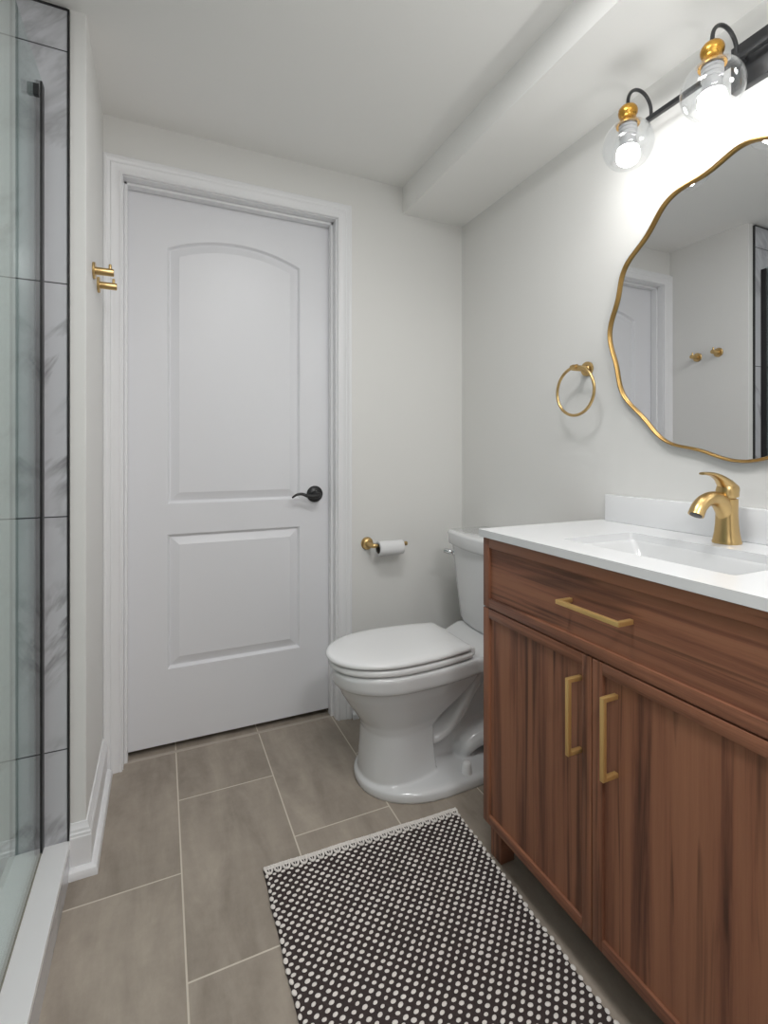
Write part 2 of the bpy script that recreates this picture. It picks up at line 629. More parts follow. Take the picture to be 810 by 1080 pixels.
mb = MB(); mb.box(-1.25, RW + 0.1, FY - 0.1, 1.962, -0.08, 0)
struct(mb.build('floor', M_FLOOR, smooth=False), 'grey brown rectangular tile floor with pale grout lines', 'floor')
mb = MB(); mb.box(-0.3, 0.9, 1.974, 2.5, -0.08, -0.004)
struct(mb.build('floor.001', M_FLOOR, smooth=False), 'strip of floor seen under the closed door', 'floor')
mb = MB(); mb.box(-0.14, 0.67, 1.960, 1.976, -0.06, 0.001, bev=0.0005)
struct(mb.build('trim_5', M_THRESH, smooth=False), 'thin pale edge strip on the floor below the door', 'trim')

ceil = MB().box(-1.25, RW + 0.1, FY - 0.1, 2.05, ZC, ZC + 0.1).build('ceiling', M_CEIL, smooth=False)
struct(ceil, 'flat pale grey ceiling', 'ceiling')
sof = MB().box(0.960, RW + 0.02, FY, BW + 0.02, 2.140, ZC + 0.01, bev=0.002, seg=2).build('soffit', M_CEIL, ceil, smooth=False)

DX0, DX1, DZ = -0.121, 0.653, 2.057      # clear opening of the door frame
mb = MB()
mb.box(DX1 + 0.019, RW + 0.1, BW, 2.05, 0, ZC + 0.05)
mb.box(-0.30, DX0 - 0.019, BW, 2.05, 0, ZC + 0.05)
mb.box(DX0 - 0.019, DX1 + 0.019, BW, 2.05, DZ + 0.019, ZC + 0.05)
struct(mb.build('wall_back', M_WALL, smooth=False), 'pale greige painted wall around the white door', 'wall')
mb = MB(); mb.box(RW, RW + 0.1, FY - 0.1, BW, -0.02, ZC + 0.05)
struct(mb.build('wall_right', M_WALL, smooth=False), 'pale greige wall behind the mirror and vanity', 'wall')
mb = MB(); mb.box(-1.25, LW, NIB, BW, 0, ZC + 0.02, bev=0.002)
struct(mb.build('wall_left', M_WALL, smooth=False), 'short painted wall with two hooks between shower and door', 'wall')
mb = MB()
mb.box(-1.25, -0.05, FY - 0.1, FY, 0, ZC + 0.02)
mb.box(0.85, RW + 0.1, FY - 0.1, FY, 0, ZC + 0.02)
mb.box(-0.05, 0.85, FY - 0.1, FY, 2.10, ZC + 0.02)
struct(mb.build('wall_front', M_WALL, smooth=False), 'painted wall with an open doorway behind the camera', 'wall')
mb = MB(); mb.box(-1.25, -0.36, FY, -0.15, 0, ZC + 0.02)
struct(mb.build('wall_front.001', M_WALL, smooth=False), 'painted wall closing the near end of the shower', 'wall')
# shower: marble-look tile on the end wall and the long wall
mb = MB(); mb.box(-1.10, -0.2215, 1.5035, NIB, 0.0, 2.243)
struct(mb.build('wall_shower', M_MARBLE, smooth=False), 'marble look tiled end wall of the shower', 'wall')
mb = MB(); mb.box(-1.25, -1.10, -0.15, 1.5035, 0.0, ZC + 0.02)
struct(mb.build('wall_shower.001', M_MARBLE, smooth=False), 'marble look tiled long wall of the shower', 'wall')
mb = MB(); mb.box(-1.10, -0.36, -0.15, -0.14, 0.0, ZC)
struct(mb.build('wall_shower.002', M_MARBLE, smooth=False), 'marble look tiled near wall of the shower', 'wall')
mb = MB(); mb.box(-1.10, -0.345, -0.14, 1.5035, -0.01, 0.03, bev=0.004)
struct(mb.build('floor.002', M_CURB, smooth=False), 'white shower tray floor', 'floor')
# black edge trim of the tile
mb = MB()
mb.box(-0.2225, -0.2175, 1.5005, NIB + 0.001, 0.093, 2.247)
mb.box(-1.10, -0.2215, 1.5005, NIB, 2.243, 2.248)
struct(mb.build('trim_1', M_BLACK, smooth=False), 'thin black metal edging of the shower tile', 'trim')
# curb
mb = MB()
mb.box(-0.345, -0.2185, -0.14, 1.5035, 0, 0.077, mi=1)
mb.box(-0.347, -0.2160, -0.14, 1.5035, 0.077, 0.093, mi=0, bev=0.0015)
mb.box(-0.219, -0.2165, -0.14, 1.5035, 0.0, 0.077, mi=1)
struct(mb.build('trim_2', [M_CURB, M_MARBLE2], smooth=False), 'low shower curb with white top and marble face', 'curb')


# ---- baseboards with a shoe strip
def base_profile():
    # (distance from wall, height)
    return [(0, 0), (0.030, 0), (0.030, 0.012), (0.027, 0.019), (0.020, 0.024), (0.014, 0.025), (0.014, 0.098),
            (0.0125, 0.101), (0.0125, 0.107), (0.010, 0.110), (0.0095, 0.117), (0.006, 0.123), (0.004, 0.131), (0, 0.131)]


def sweep(profile, path, frames):
    """profile points (a,b) placed at path points with frames (da, db vectors)"""
    rings = []
    for p, (da, db) in zip(path, frames):
        rings.append([Vector(p) + Vector(da) * a + Vector(db) * b for a, b in profile])
    return rings


UP = (0, 0, 1)
mb = MB()
mb.loft(sweep(base_profile(), [(-0.2170, NIB, 0), (LW, NIB, 0), (LW, 1.911, 0)],
              [((0, -1, 0), UP), ((1, -1, 0), UP), ((1, 0, 0), UP)]))
struct(mb.build('baseboard_left', M_TRIM, angle=25), 'white moulded baseboard wrapping the short left wall', 'baseboard')
mb = MB()
mb.loft(sweep(base_profile(), [(0.7185, BW, 0), (RW, BW, 0), (RW, 1.12, 0)],
              [((0, -1, 0), UP), ((-1, -1, 0), UP), ((-1, 0, 0), UP)]))
struct(mb.build('baseboard_back', M_TRIM, angle=25), 'white baseboard behind the toilet', 'baseboard')

# ---- door frame: casing, jambs, stops
cas = [(0, 0), (0, 0.009), (0.003, 0.0115), (0.007, 0.0115), (0.009, 0.0095), (0.019, 0.0105), (0.028, 0.0125), (0.033, 0.0155),
       (0.036, 0.0135), (0.042, 0.0150), (0.047, 0.0185), (0.054, 0.0190), (0.0575, 0.017), (0.0575, 0)]
ci0, ci1, ciz = DX0 - 0.0030, DX1 + 0.0055, DZ + 0.003
mb = MB()
OUT = (0, -1, 0)
mb.loft(sweep(cas, [(ci0, BW, 0), (ci0, BW, ciz), (ci1, BW, ciz), (ci1, BW, 0)],
              [((-1, 0, 0), OUT), ((-1, 0, 1), OUT), ((1, 0, 1), OUT), ((1, 0, 0), OUT)]))
casing = mb.build('trim_3', M_TRIM, angle=22)
struct(casing, 'white moulded casing around the closed door', 'door casing')
mb = MB()
mb.box(DX0 - 0.019, DX0, BW, 2.045, 0, DZ)
mb.box(DX1, DX1 + 0.019, BW, 2.045, 0, DZ)
mb.box(DX0 - 0.019, DX1 + 0.019, BW, 2.045, DZ, DZ + 0.019)
mb.box(DX0, DX0 + 0.011, 1.963, 1.9985, 0, DZ, bev=0.002)
mb.box(DX1 - 0.011, DX1, 1.963, 1.9985, 0, DZ, bev=0.002)
mb.box(DX0, DX1, 1.963, 1.9985, DZ - 0.011, DZ, bev=0.002)
struct(mb.build('trim_4', M_TRIM, smooth=False), 'white door jamb and stop inside the casing', 'door jamb')

# ---- door leaf with two moulded panels
lx0, lx1, lz0, lz1, ly = DX0 + 0.002, DX1 - 0.002, 0.018, DZ - 0.002, 2.0
px0, px1 = 0.019, 0.521
chord, sag = px1 - px0, 0.056
rad = (chord * chord / 4 + sag * sag) / (2 * sag)
pcx, pcz = (px0 + px1) / 2, 1.859 + sag - rad
half_a = math.degrees(math.asin(chord / 2 / rad))


def arched(d):
    ha = math.degrees(math.asin((chord / 2 - d) / (rad - d)))
    return [(px0 + d, 0.908 + d), (px1 - d, 0.908 + d)] + arc(pcx, pcz, rad - d, 90 - ha, 90 + ha, 28)


def square_panel(d):
    return [(px0 + d, 0.294 + d), (px1 - d, 0.294 + d), (px1 - d, 0.795 - d), (px0 + d, 0.795 - d)]


up_panel, lo_panel = arched(0), square_panel(0)
mb = MB()
face = lambda a, b: (a, ly, b)
loops = mb.plate([(lx0, lz0), (lx1, lz0), (lx1, lz1), (lx0, lz1)], [up_panel, lo_panel], face)
for k, poly in enumerate((arched, square_panel)):
    prev = loops[k + 1]
    for d, dep in ((0.002, 0.0012), (0.006, 0.0075), (0.009, 0.0110), (0.012, 0.0115), (0.040, 0.0030), (0.041, 0.0025)):
        ring = [mb.bm.verts.new((a, ly + dep, b)) for a, b in poly(d)]
        mb.bridge(prev, ring)
        prev = ring
    mb.bm.faces.new(prev)
back = [mb.bm.verts.new((a, ly + 0.035, b)) for a, b in ((lx0, lz0), (lx1, lz0), (lx1, lz1), (lx0, lz1))]
mb.bridge(loops[0], back)
mb.bm.faces.new(back)
door = mb.build('door_1', M_DOOR, angle=20)
struct(door, 'white two panel door with arched upper panel', 'door')
hx, hz = 0.583, 0.926
mb = MB()
mb.lathe([(0.034, 0), (0.034, 0.004), (0.031, 0.008), (0.020, 0.012), (0.014, 0.016), (0.0125, 0.030), (0.0125, 0.052), (0.010, 0.056)],
         (hx, ly, hz), (0, -1, 0), 36)
lp = smooth_path([(hx + 0.006, ly - 0.046, hz), (hx - 0.016, ly - 0.050, hz - 0.006), (hx - 0.040, ly - 0.050, hz - 0.004), (hx - 0.066, ly - 0.049, hz + 0.005),
                  (hx - 0.088, ly - 0.047, hz + 0.003), (hx - 0.106, ly - 0.045, hz - 0.009)])
mb.tube(lp, lerp_list([(0.010, 0.011), (0.009, 0.010), (0.007, 0.0075), (0.006, 0.006), (0.0055, 0.005), (0.004, 0.0035)]), 14)
h = mb.build('door_handle', M_BLACK, door)
h['label'] = 'black lever handle on a round rose'

# ------------------------------------------------------------------ vanity cabinet
VX = 0.80
VY0, VY1 = 0.371, 1.117
van = thing('vanity_cabinet', (1.03, 0.744, 0.0), 'walnut vanity cabinet with brass bar pulls under the white countertop', 'vanity')
mb = MB()
mb.box(0.819, 1.258, VY1 - 0.016, VY1, 0.100, 0.870)
mb.box(0.819, 1.258, VY0, VY0 + 0.016, 0.100, 0.870)
mb.box(0.819, 1.258, VY0 + 0.016, VY1 - 0.016, 0.100, 0.118)
mb.box(1.246, 1.258, VY0 + 0.016, VY1 - 0.016, 0.118, 0.870)
mb.box(0.821, 0.840, VY0 + 0.016, VY1 - 0.016, 0.845, 0.870, mi=1)
mb.box(0.821, 0.840, VY0 + 0.016, VY1 - 0.016, 0.668, 0.694, mi=1)
part(mb, 'carcass', [M_WOODV, M_WOODH], van, van, smooth=False)


def shaker(y0, y1, z0, z1, rail, panel_mi):
    """framed front: stiles upright grain (0), rails level grain (1), recessed panel"""
    mb = MB()
    xf, xb, rec, b = VX, VX + 0.018, 0.0065, 0.0012
    mb.box(xf, xb, y0, y0 + rail, z0, z1, 0, b, 2)
    mb.box(xf, xb, y1 - rail, y1, z0, z1, 0, b, 2)
    mb.box(xf, xb, y0 + rail - 0.0004, y1 - rail + 0.0004, z0, z0 + rail, 1, b, 2)
    mb.box(xf, xb, y0 + rail - 0.0004, y1 - rail + 0.0004, z1 - rail, z1, 1, b, 2)
    mb.box(xf + rec, xb - 0.001, y0 + rail - 0.003, y1 - rail + 0.003, z0 + rail - 0.003, z1 - rail + 0.003, panel_mi)
    return mb


def bar_pull(p0, p1, s=0.0045):
    """square bar between two points (one axis), with two posts back to the front face"""
    mb = MB()
    (y0, z0), (y1, z1) = p0, p1
    xb0, xb1 = VX - 0.034, VX - 0.025
    mb.box(xb0, xb1, min(y0, y1) - s, max(y0, y1) + s, min(z0, z1) - s, max(z0, z1) + s, 0, 0.0008, 2)
    for y, z in (p0, p1):
        mb.box(xb1 - 0.001, VX + 0.0062, y - s, y + s, z - s, z + s, 0, 0.0006, 2)
    return mb


GAP = 0.744
dr = part(shaker(VY0 + 0.001, VY1 - 0.001, 0.6835, 0.868, 0.0245, 1), 'drawer', [M_WOODV, M_WOODH], van, van, angle=30)
h = part(bar_pull((0.806, 0.7815), (0.655, 0.7815)), 'handle', M_PULL, dr, van, angle=30)
h['label'] = 'level brass bar pull'
d1 = part(shaker(GAP + 0.0015, VY1 - 0.001, 0.102, 0.680, 0.0245, 0), 'door', [M_WOODV, M_WOODH], van, van, angle=30)
h = part(bar_pull((0.778, 0.626), (0.778, 0.474)), 'handle', M_PULL, d1, van, angle=30)
h['label'] = 'upright brass bar pull'
d2 = part(shaker(VY0 + 0.001, GAP - 0.0015, 0.102, 0.680, 0.0245, 0), 'door', [M_WOODV, M_WOODH], van, van, angle=30)
h = part(bar_pull((0.689, 0.626), (0.689, 0.474)), 'handle', M_PULL, d2, van, angle=30)
h['label'] = 'upright brass bar pull'
for x0, x1 in ((0.824, 0.868), (1.210, 1.254)):
    for y0, y1 in ((VY1 - 0.047, VY1 - 0.002), (VY0 + 0.002, VY0 + 0.047)):
        part(MB().box(x0, x1, y0, y1, 0.0, 0.100, 0, 0.0015), 'leg', M_WOODV, van, van, angle=30)

# ------------------------------------------------------------------ countertop, basin, backsplash
ct = thing('countertop', (1.03, 0.744, 0.8705), 'white countertop with a sunken rectangular sink on the walnut vanity', 'countertop')
hole = rrect(0.888, 1.125, 0.520, 0.915, 0.010, 6)
outer = rrect(0.793, 1.2630, 0.358, 1.130, 0.003, 2)
mb = MB()
top = mb.plate(outer, [hole], lambda a, b: (a, b, 0.890))
bot = mb.plate(outer, [hole], lambda a, b: (a, b, 0.8708))
mb.bridge(top[0], bot[0])
mb.bridge(top[1], bot[1])
part(mb, 'slab', M_QUARTZ, ct, ct, angle=40)
mb = MB()
secs = [(0.0, 0.8712), (0.12, 0.866), (0.45, 0.822), (0.72, 0.789), (0.88, 0.775), (1.0, 0.769), (1.25, 0.765)]
rings = []
for k_, z in secs:
    rings.append([(a, b, z) for a, b in rrect(0.888 + 0.030 * k_, 1.125 - 0.030 * k_, 0.520 + 0.085 * k_, 0.915 - 0.085 * k_, 0.010 + 0.02 * k_, 6)])
for k_, z in reversed(secs[:-1]):
    rings.append([(a, b, z - (0.012 if k_ > 0 else 0.0)) for a, b in rrect(0.872 + 0.030 * k_, 1.141 - 0.030 * k_, 0.504 + 0.085 * k_, 0.931 - 0.085 * k_, 0.014 + 0.02 * k_, 6)])
inner = rings[:len(secs)]
outerR = rings[len(secs):]
mb.loft(inner, cap0=False, cap1=True)
mb.loft([inner[0]] + list(reversed(outerR)), cap0=False, cap1=True)
bas = part(mb, 'sink_basin', M_PORC, ct, ct, angle=50)
mb = MB(); mb.lathe([(0.022, 0.7652), (0.022, 0.768), (0.019, 0.770), (0.014, 0.7695), (0.0, 0.7690)], (1.0, 0.717, 0), n=28)
part(mb, 'drain', M_BRASS, bas, ct)
mb = MB(); mb.box(1.2435, 1.2635, 0.358, 1.106, 0.8902, 0.970, 0, 0.002)
part(mb, 'backsplash', M_QUARTZ, ct, ct, angle=30)

# ------------------------------------------------------------------ faucet
FX, FYc, FZ = 1.192, 0.715, 0.8902
fa = thing('faucet', (FX, FYc, FZ), 'brushed brass single lever faucet behind the sink', 'faucet')


def ell(cx, cy, z, rx, ry, n=28, back=1.0):
    pts = []
    for k in range(n):
        a = 2 * PI * k / n
        c, s = math.cos(a), math.sin(a)
        x = math.copysign(abs(c) ** 0.8, c) * rx
        y = math.copysign(abs(s) ** 0.8, s) * ry
        pts.append((cx + x, cy + y, z))
    return pts


mb = MB()
mb.loft([ell(FX, FYc, FZ + z, rx, ry) for z, rx, ry in
         ((0, 0.0275, 0.0275), (0.004, 0.0280, 0.0280), (0.008, 0.0265, 0.0265), (0.025, 0.0240, 0.0235), (0.045, 0.0225, 0.0215),
          (0.070, 0.0220, 0.0205), (0.092, 0.0225, 0.0205), (0.102, 0.0225, 0.0205), (0.1035, 0.018, 0.017), (0.108, 0.018, 0.017))])
part(mb, 'body', M_BRASS, fa, fa, angle=35)
mb = MB()
sp = smooth_path([(FX + 0.008, FYc, FZ + 0.020), (FX - 0.003, FYc, FZ + 0.060), (FX - 0.018, FYc, FZ + 0.088), (FX - 0.044, FYc, FZ + 0.104), (FX - 0.075, FYc, FZ + 0.102),
                  (FX - 0.098, FYc, FZ + 0.088), (FX - 0.110, FYc, FZ + 0.070)], 7)
mb.tube(sp, lerp_list([(0.0165, 0.015), (0.0185, 0.019), (0.0185, 0.020), (0.0175, 0.0165), (0.0165, 0.0145), (0.016, 0.0145), (0.0165, 0.0155)], 7), 22)
d = (sp[-1] - sp[-2]).normalized()
mb2 = MB(); mb2.lathe([(0.0125, 0), (0.0125, 0.0012), (0.0, 0.0013)], sp[-1] - d * 0.0002, d, 20)
spout = part(mb, 'spout', M_BRASS, fa, fa, angle=40)
a = part(mb2, 'aerator', M_DARKIRON, spout, fa)
a['label'] = 'dark outlet ring under the spout tip'
mb = MB()
secs = []
lev = smooth_path([(FX + 0.028, FYc, FZ + 0.119), (FX + 0.014, FYc, FZ + 0.125), (FX - 0.004, FYc, FZ + 0.135), (FX - 0.026, FYc, FZ + 0.150), (FX - 0.050, FYc, FZ + 0.159),
                   (FX - 0.074, FYc, FZ + 0.162), (FX - 0.090, FYc, FZ + 0.162)], 5)
mb.tube(lev, lerp_list([(0.012, 0.008), (0.0195, 0.0145), (0.0185, 0.0155), (0.0135, 0.0085), (0.010, 0.0050), (0.0075, 0.0036), (0.0065, 0.003)], 5), 20)
mb.loft([ell(FX + 0.002, FYc, FZ + z, rx, ry) for z, rx, ry in
         ((0.1065, 0.0215, 0.020), (0.110, 0.0230, 0.0212), (0.122, 0.0230, 0.0212), (0.132, 0.0205, 0.0190), (0.1385, 0.0140, 0.0130))])
part(mb, 'lever', M_BRASS, fa, fa, angle=40)

# ------------------------------------------------------------------ wavy mirror
mir = thing('wavy_mirror', (RW, 0.715, 1.455), 'large wavy edged mirror with thin gold frame above the sink', 'mirror')
half = [(0.702, 1.834), (0.737, 1.8255), (0.774, 1.809), (0.812, 1.7985), (0.859, 1.800), (0.890, 1.7945), (0.922, 1.776), (0.942, 1.744),
        (0.970, 1.707), (1.006, 1.682), (1.040, 1.655), (1.056, 1.617), (1.060, 1.578), (1.069, 1.544), (1.088, 1.508), (1.098, 1.470),
        (1.095, 1.433), (1.079, 1.391), (1.067, 1.350), (1.063, 1.311), (1.051, 1.274), (1.028, 1.244), (0.996, 1.217), (0.966, 1.186),
        (0.942, 1.154), (0.915, 1.130), (0.883, 1.1175), (0.841, 1.113), (0.801, 1.102), (0.768, 1.087), (0.742, 1.080), (0.715, 1.0775)]
# polar radius of the visible lobes, lightly smoothed; the far side repeats them
MCY, MCZ = 0.715, 1.455
pol = sorted((math.atan2(y - MCY, z - MCZ) % (2 * PI), math.hypot(y - MCY, z - MCZ)) for y, z in half[1:])
pol = [(0.0, 0.377)] + pol[:-1] + [(PI, 0.3775)]


def rad_at(t):
    t = t % (2 * PI)
    if t > PI:
        t = 2 * PI - t
    for (t0, r0), (t1, r1) in zip(pol[:-1], pol[1:]):
        if t0 <= t <= t1:
            return r0 + (r1 - r0) * (t - t0) / (t1 - t0)
    return pol[-1][1]


NO = 288
raw = [rad_at(2 * PI * k / NO) for k in range(NO)]
ker = [math.exp(-0.5 * (j / 2.6) ** 2) for j in range(-8, 9)]
smo = [sum(raw[(k + j - 8) % NO] * w for j, w in enumerate(ker)) / sum(ker) for k in range(NO)]
outl = [Vector((0, MCY + smo[k] * math.sin(2 * PI * k / NO), MCZ + smo[k] * math.cos(2 * PI * k / NO))) for k in range(NO)]
mb = MB()
rings = []
for k in range(NO):
    t_ = (outl[(k + 1) % NO] - outl[k - 1]).normalized()
    nrm = Vector((0, t_.z, -t_.y))
    rings.append([outl[k] + nrm * (0.0042 * math.cos(2 * PI * j / 14)) + Vector((RW - 0.0105 + 0.0100 * math.sin(2 * PI * j / 14), 0, 0)) for j in range(14)])
mb.loft(rings, loop=True)
part(mb, 'frame', M_MIRFRAME, mir, mir, angle=60)
mb = MB()
ringf = [(RW - 0.0105, p.y, p.z) for p in outl]
ringb = [(RW - 0.0015, p.y, p.z) for p in outl]
mb.loft([ringb, ringf])
part(mb, 'mirror_glass', M_MIRROR, mir, mir, angle=30)

# ------------------------------------------------------------------ vanity light
vl = thing('vanity_light', (RW, 0.69, 2.01), 'black wall light with clear glass globes above the mirror', 'wall light')
mb = MB(); mb.box(1.2455, RW - 0.0005, 0.632, 0.738, 1.958, 2.066, 0, 0.0015)
part(mb, 'back_plate', M_DARKIRON, vl, vl, angle=30)
BX, BZ = 1.2225, 2.0165
mb = MB()
mb.box(BX - 0.006, BX + 0.006, 0.477, 0.945, BZ - 0.006, BZ + 0.006, 0, 0.001)
mb.box(BX, 1.247, 0.701, 0.721, BZ - 0.0055, BZ + 0.0055, 0, 0.001)
part(mb, 'bar', M_DARKIRON, vl, vl, angle=30)
LZ = 0.0240          # height of the lamps above their drawn profiles
GX, GZ, GR = 1.133, 1.894 + LZ, 0.0642


def lamp_arm(y):
    mb = MB()
    path = [(BX, y, BZ), (BX, y, BZ + 0.014)]
    rx = (BX - GX) / 2
    for k in range(0, 17):
        a_ = PI * k / 16
        path.append((GX + rx + rx * math.cos(a_), y, BZ + 0.016 + rx * math.sin(a_)))
    path += [(GX, y, BZ + 0.010), (GX, y, BZ)]
    mb.tube(path, 0.0045, 12, up=(0, 1, 0))
    arm = part(mb, 'arm', M_DARKIRON, vl, vl, angle=60)
    mb = MB()
    mb.lathe([(0.0, 2.000), (0.010, 1.9995), (0.018, 1.996), (0.0225, 1.990), (0.0242, 1.983), (0.0232, 1.976), (0.0205, 1.970), (0.0195, 1.965), (0.0215, 1.959),
              (0.0262, 1.954), (0.0290, 1.949), (0.0285, 1.946), (0.0, 1.945)], (GX, y, LZ), n=32)
    part(mb, 'socket_cap', M_CAP, arm, vl, angle=50)
    mb = MB()
    a0 = math.asin(0.028 / GR)
    a1 = PI - math.asin(0.043 / GR)
    prof = []
    nseg = 26
    for k in range(nseg + 1):
        t = a0 + (a1 - a0) * k / nseg
        prof.append((GR * math.sin(t), GZ + GR * math.cos(t)))
    inn = [((GR - 0.0016) / GR * r, GZ + (z - GZ) * (GR - 0.0016) / GR) for r, z in prof]
    full = prof + list(reversed(inn))
    ringsg = [[(GX + r * math.cos(2 * PI * j / 48), y + r * math.sin(2 * PI * j / 48), z) for j in range(48)] for r, z in full]
    mb.loft(ringsg, loop=True)
    part(mb, 'glass_shade', M_GLOBE, arm, vl, angle=70)
    mb = MB()
    mb.lathe([(0.0, 1.842), (0.010, 1.8425), (0.019, 1.846), (0.0255, 1.853), (0.0288, 1.863), (0.0285, 1.873), (0.0262, 1.881), (0.0245, 1.8855)],
             (GX, y, LZ), n=32, cap1=False)
    mb.lathe([(0.0245, 1.8855), (0.0215, 1.895), (0.0195, 1.907), (0.0185, 1.917)], (GX, y, LZ), n=32, mi=1, cap0=False)
    b_ = part(mb, 'bulb', [M_BULB, M_BULBBASE], arm, vl, angle=50)
    mb = MB()
    mb.lathe([(0.0175, 1.917), (0.0225, 1.918), (0.0225, 1.924), (0.0205, 1.926), (0.0225, 1.928), (0.0225, 1.934), (0.0205, 1.936), (0.0225, 1.938), (0.0225, 1.944)],
             (GX, y, LZ), n=28)
    part(mb, 'lamp_holder', M_BULBBASE, arm, vl, angle=30)


for y in (0.932, 0.711, 0.490):
    lamp_arm(y)

# ------------------------------------------------------------------ towel ring
tr = thing('towel_ring', (RW, 1.192, 1.371), 'empty brass towel ring on the right wall beside the mirror', 'towel ring')
mb = MB()
mb.lathe([(0.0235, 0.0003), (0.0235, 0.006), (0.0225, 0.008), (0.012, 0.0085), (0.0095, 0.012), (0.0095, 0.066), (0.008, 0.068)], (RW, 1.192, 1.371), (-1, 0, 0), 32)
mb.lathe([(0.0, -0.012), (0.0085, -0.0115), (0.0085, 0.0115), (0.0, 0.012)], (RW - 0.061, 1.190, 1.372), (0, 1, 0), 24)
part(mb, 'wall_mount', M_BRASS, tr, tr, angle=40)
mb = MB()
rc = Vector((RW - 0.061, 1.187, 1.295))
mb.tube([(rc.x, rc.y + 0.077 * math.cos(2 * PI * k / 72), rc.z + 0.077 * math.sin(2 * PI * k / 72)) for k in range(72)], 0.0047, 12, closed=True, up=(1, 0, 0))
part(mb, 'ring', M_BRASS, tr, tr, angle=60)

# ------------------------------------------------------------------ robe hooks
HK = []


def hook_meshes(root):
    mb = MB()
    x, y, z = root.location
    mb.lathe([(0.0240, 0.0003), (0.0240, 0.0055), (0.0225, 0.0070), (0.0115, 0.0075), (0.0110, 0.010), (0.0110, 0.052), (0.0098, 0.0535)], (x, y, z), (1, 0, 0), 32)
    part(mb, 'post', M_BRASS, root, root, angle=40)
    mb = MB()
    mb.lathe([(0.0042, 0.0), (0.0042, 0.022), (0.0034, 0.0235)], (x + 0.044, y, z), (0, 0, 1), 16)
    part(mb, 'peg', M_BRASS, root, root, angle=40)


hk = thing('robe_hook', (LW, 1.656, 1.629), 'brass wall hook nearer the shower, slightly higher in the pair', 'hook', 'pair of brass hooks on the short left wall')
hook_meshes(hk)
hk2 = hk.copy(); COL.objects.link(hk2)
hk2.location = (LW, 1.768, 1.622)
hk2['label'] = 'brass wall hook nearer the white door casing'
for ch in hk.children:
    c = ch.copy(); COL.objects.link(c); c.parent = hk2

# ------------------------------------------------------------------ toilet paper holder and roll
tp = thing('toilet_paper_holder', (0.790, BW, 0.716), 'brass toilet paper holder on the back wall', 'paper holder')
mb = MB()
mb.lathe([(0.0265, 0.0003), (0.0265, 0.006), (0.0245, 0.009), (0.013, 0.0105), (0.010, 0.014), (0.0095, 0.050)], (0.790, BW, 0.716), (0, -1, 0), 32)
el = smooth_path([(0.790, BW - 0.045, 0.716), (0.7905, BW - 0.056, 0.7155), (0.796, BW - 0.062, 0.715), (0.806, BW - 0.063, 0.7145)], 5)
mb.tube(el, [0.0095] * len(el), 16)
part(mb, 'wall_mount', M_BRASS, tp, tp, angle=45)
mb = MB()
mb.lathe([(0.0065, 0), (0.0065, 0.138), (0.0088, 0.139), (0.0088, 0.146), (0.0075, 0.148)], (0.800, BW - 0.063, 0.7145), (1, 0, 0), 20)
part(mb, 'arm', M_BRASS, tp, tp, angle=45)
rl = thing('toilet_paper_roll', (0.868, BW - 0.063, 0.6735), 'nearly used white toilet paper roll on the brass holder', 'toilet paper')
rx0, rx1, ro, ri = 0.815, 0.924, 0.0300, 0.0195
rzc = 0.7145 - (ri - 0.0068)
c0 = Vector((rx0, BW - 0.063, rzc))
mb = MB()
n = 40
prof = [(ri + 0.0012, 0), (ro, 0), (ro, rx1 - rx0), (ri + 0.0012, rx1 - rx0)]
ringsr = [[(c0.x + h_, c0.y + r * math.cos(2 * PI * k / n), c0.z + r * math.sin(2 * PI * k / n)) for k in range(n)] for r, h_ in prof]
mb.loft(ringsr, loop=True)
# loose last sheet hanging a little at the back
mb.box(rx0, rx1, c0.y + ro - 0.0012, c0.y + ro + 0.0002, c0.z - 0.040, c0.z + 0.002)
part(mb, 'paper', M_PAPER, rl, rl, angle=40)
mb = MB()
prof = [(ri, -0.0006), (ri + 0.0012, -0.0006), (ri + 0.0012, rx1 - rx0 + 0.0006), (ri, rx1 - rx0 + 0.0006)]
mb.loft([[(c0.x + h_, c0.y + r * math.cos(2 * PI * k / n), c0.z + r * math.sin(2 * PI * k / n)) for k in range(n)] for r, h_ in prof], loop=True)
part(mb, 'core', M_CARD, rl, rl, angle=40)

# ------------------------------------------------------------------ toilet
TY = 1.532
to = thing('toilet', (0.86, TY, 0.0), 'white two piece toilet with closed lid between the vanity and door wall', 'toilet')


def egg(tip, xw, back, hw, bhw, z, p=2.1, nf=26, nb=12, cr=0.02):
    """outline of one level, tip towards the room, counter-clockwise"""
    half_ = []
    for k in range(nf + 1):
        t = max(0.0, math.cos(PI / 2 * k / nf))              # 1 at the tip, 0 at the widest point
        x = xw - (xw - tip) * t
        h_ = hw * (max(0.0, 1 - t ** p)) ** (1 / p)
        half_.append((x, h_))
    for k in range(1, nb + 1):
        t = k / nb
        x = xw + (back - cr - xw) * t
        half_.append((x, hw - (hw - bhw) * t ** 2))
    for k in range(1, 5):
        a_ = PI / 2 * k / 4
        half_.append((back - cr + cr * math.sin(a_), bhw - cr + cr * math.cos(a_)))
    pts = [(x, TY - h_, z) for x, h_ in half_]
    pts += [(x, TY + h_, z) for x, h_ in reversed(half_[1:])]
    return pts


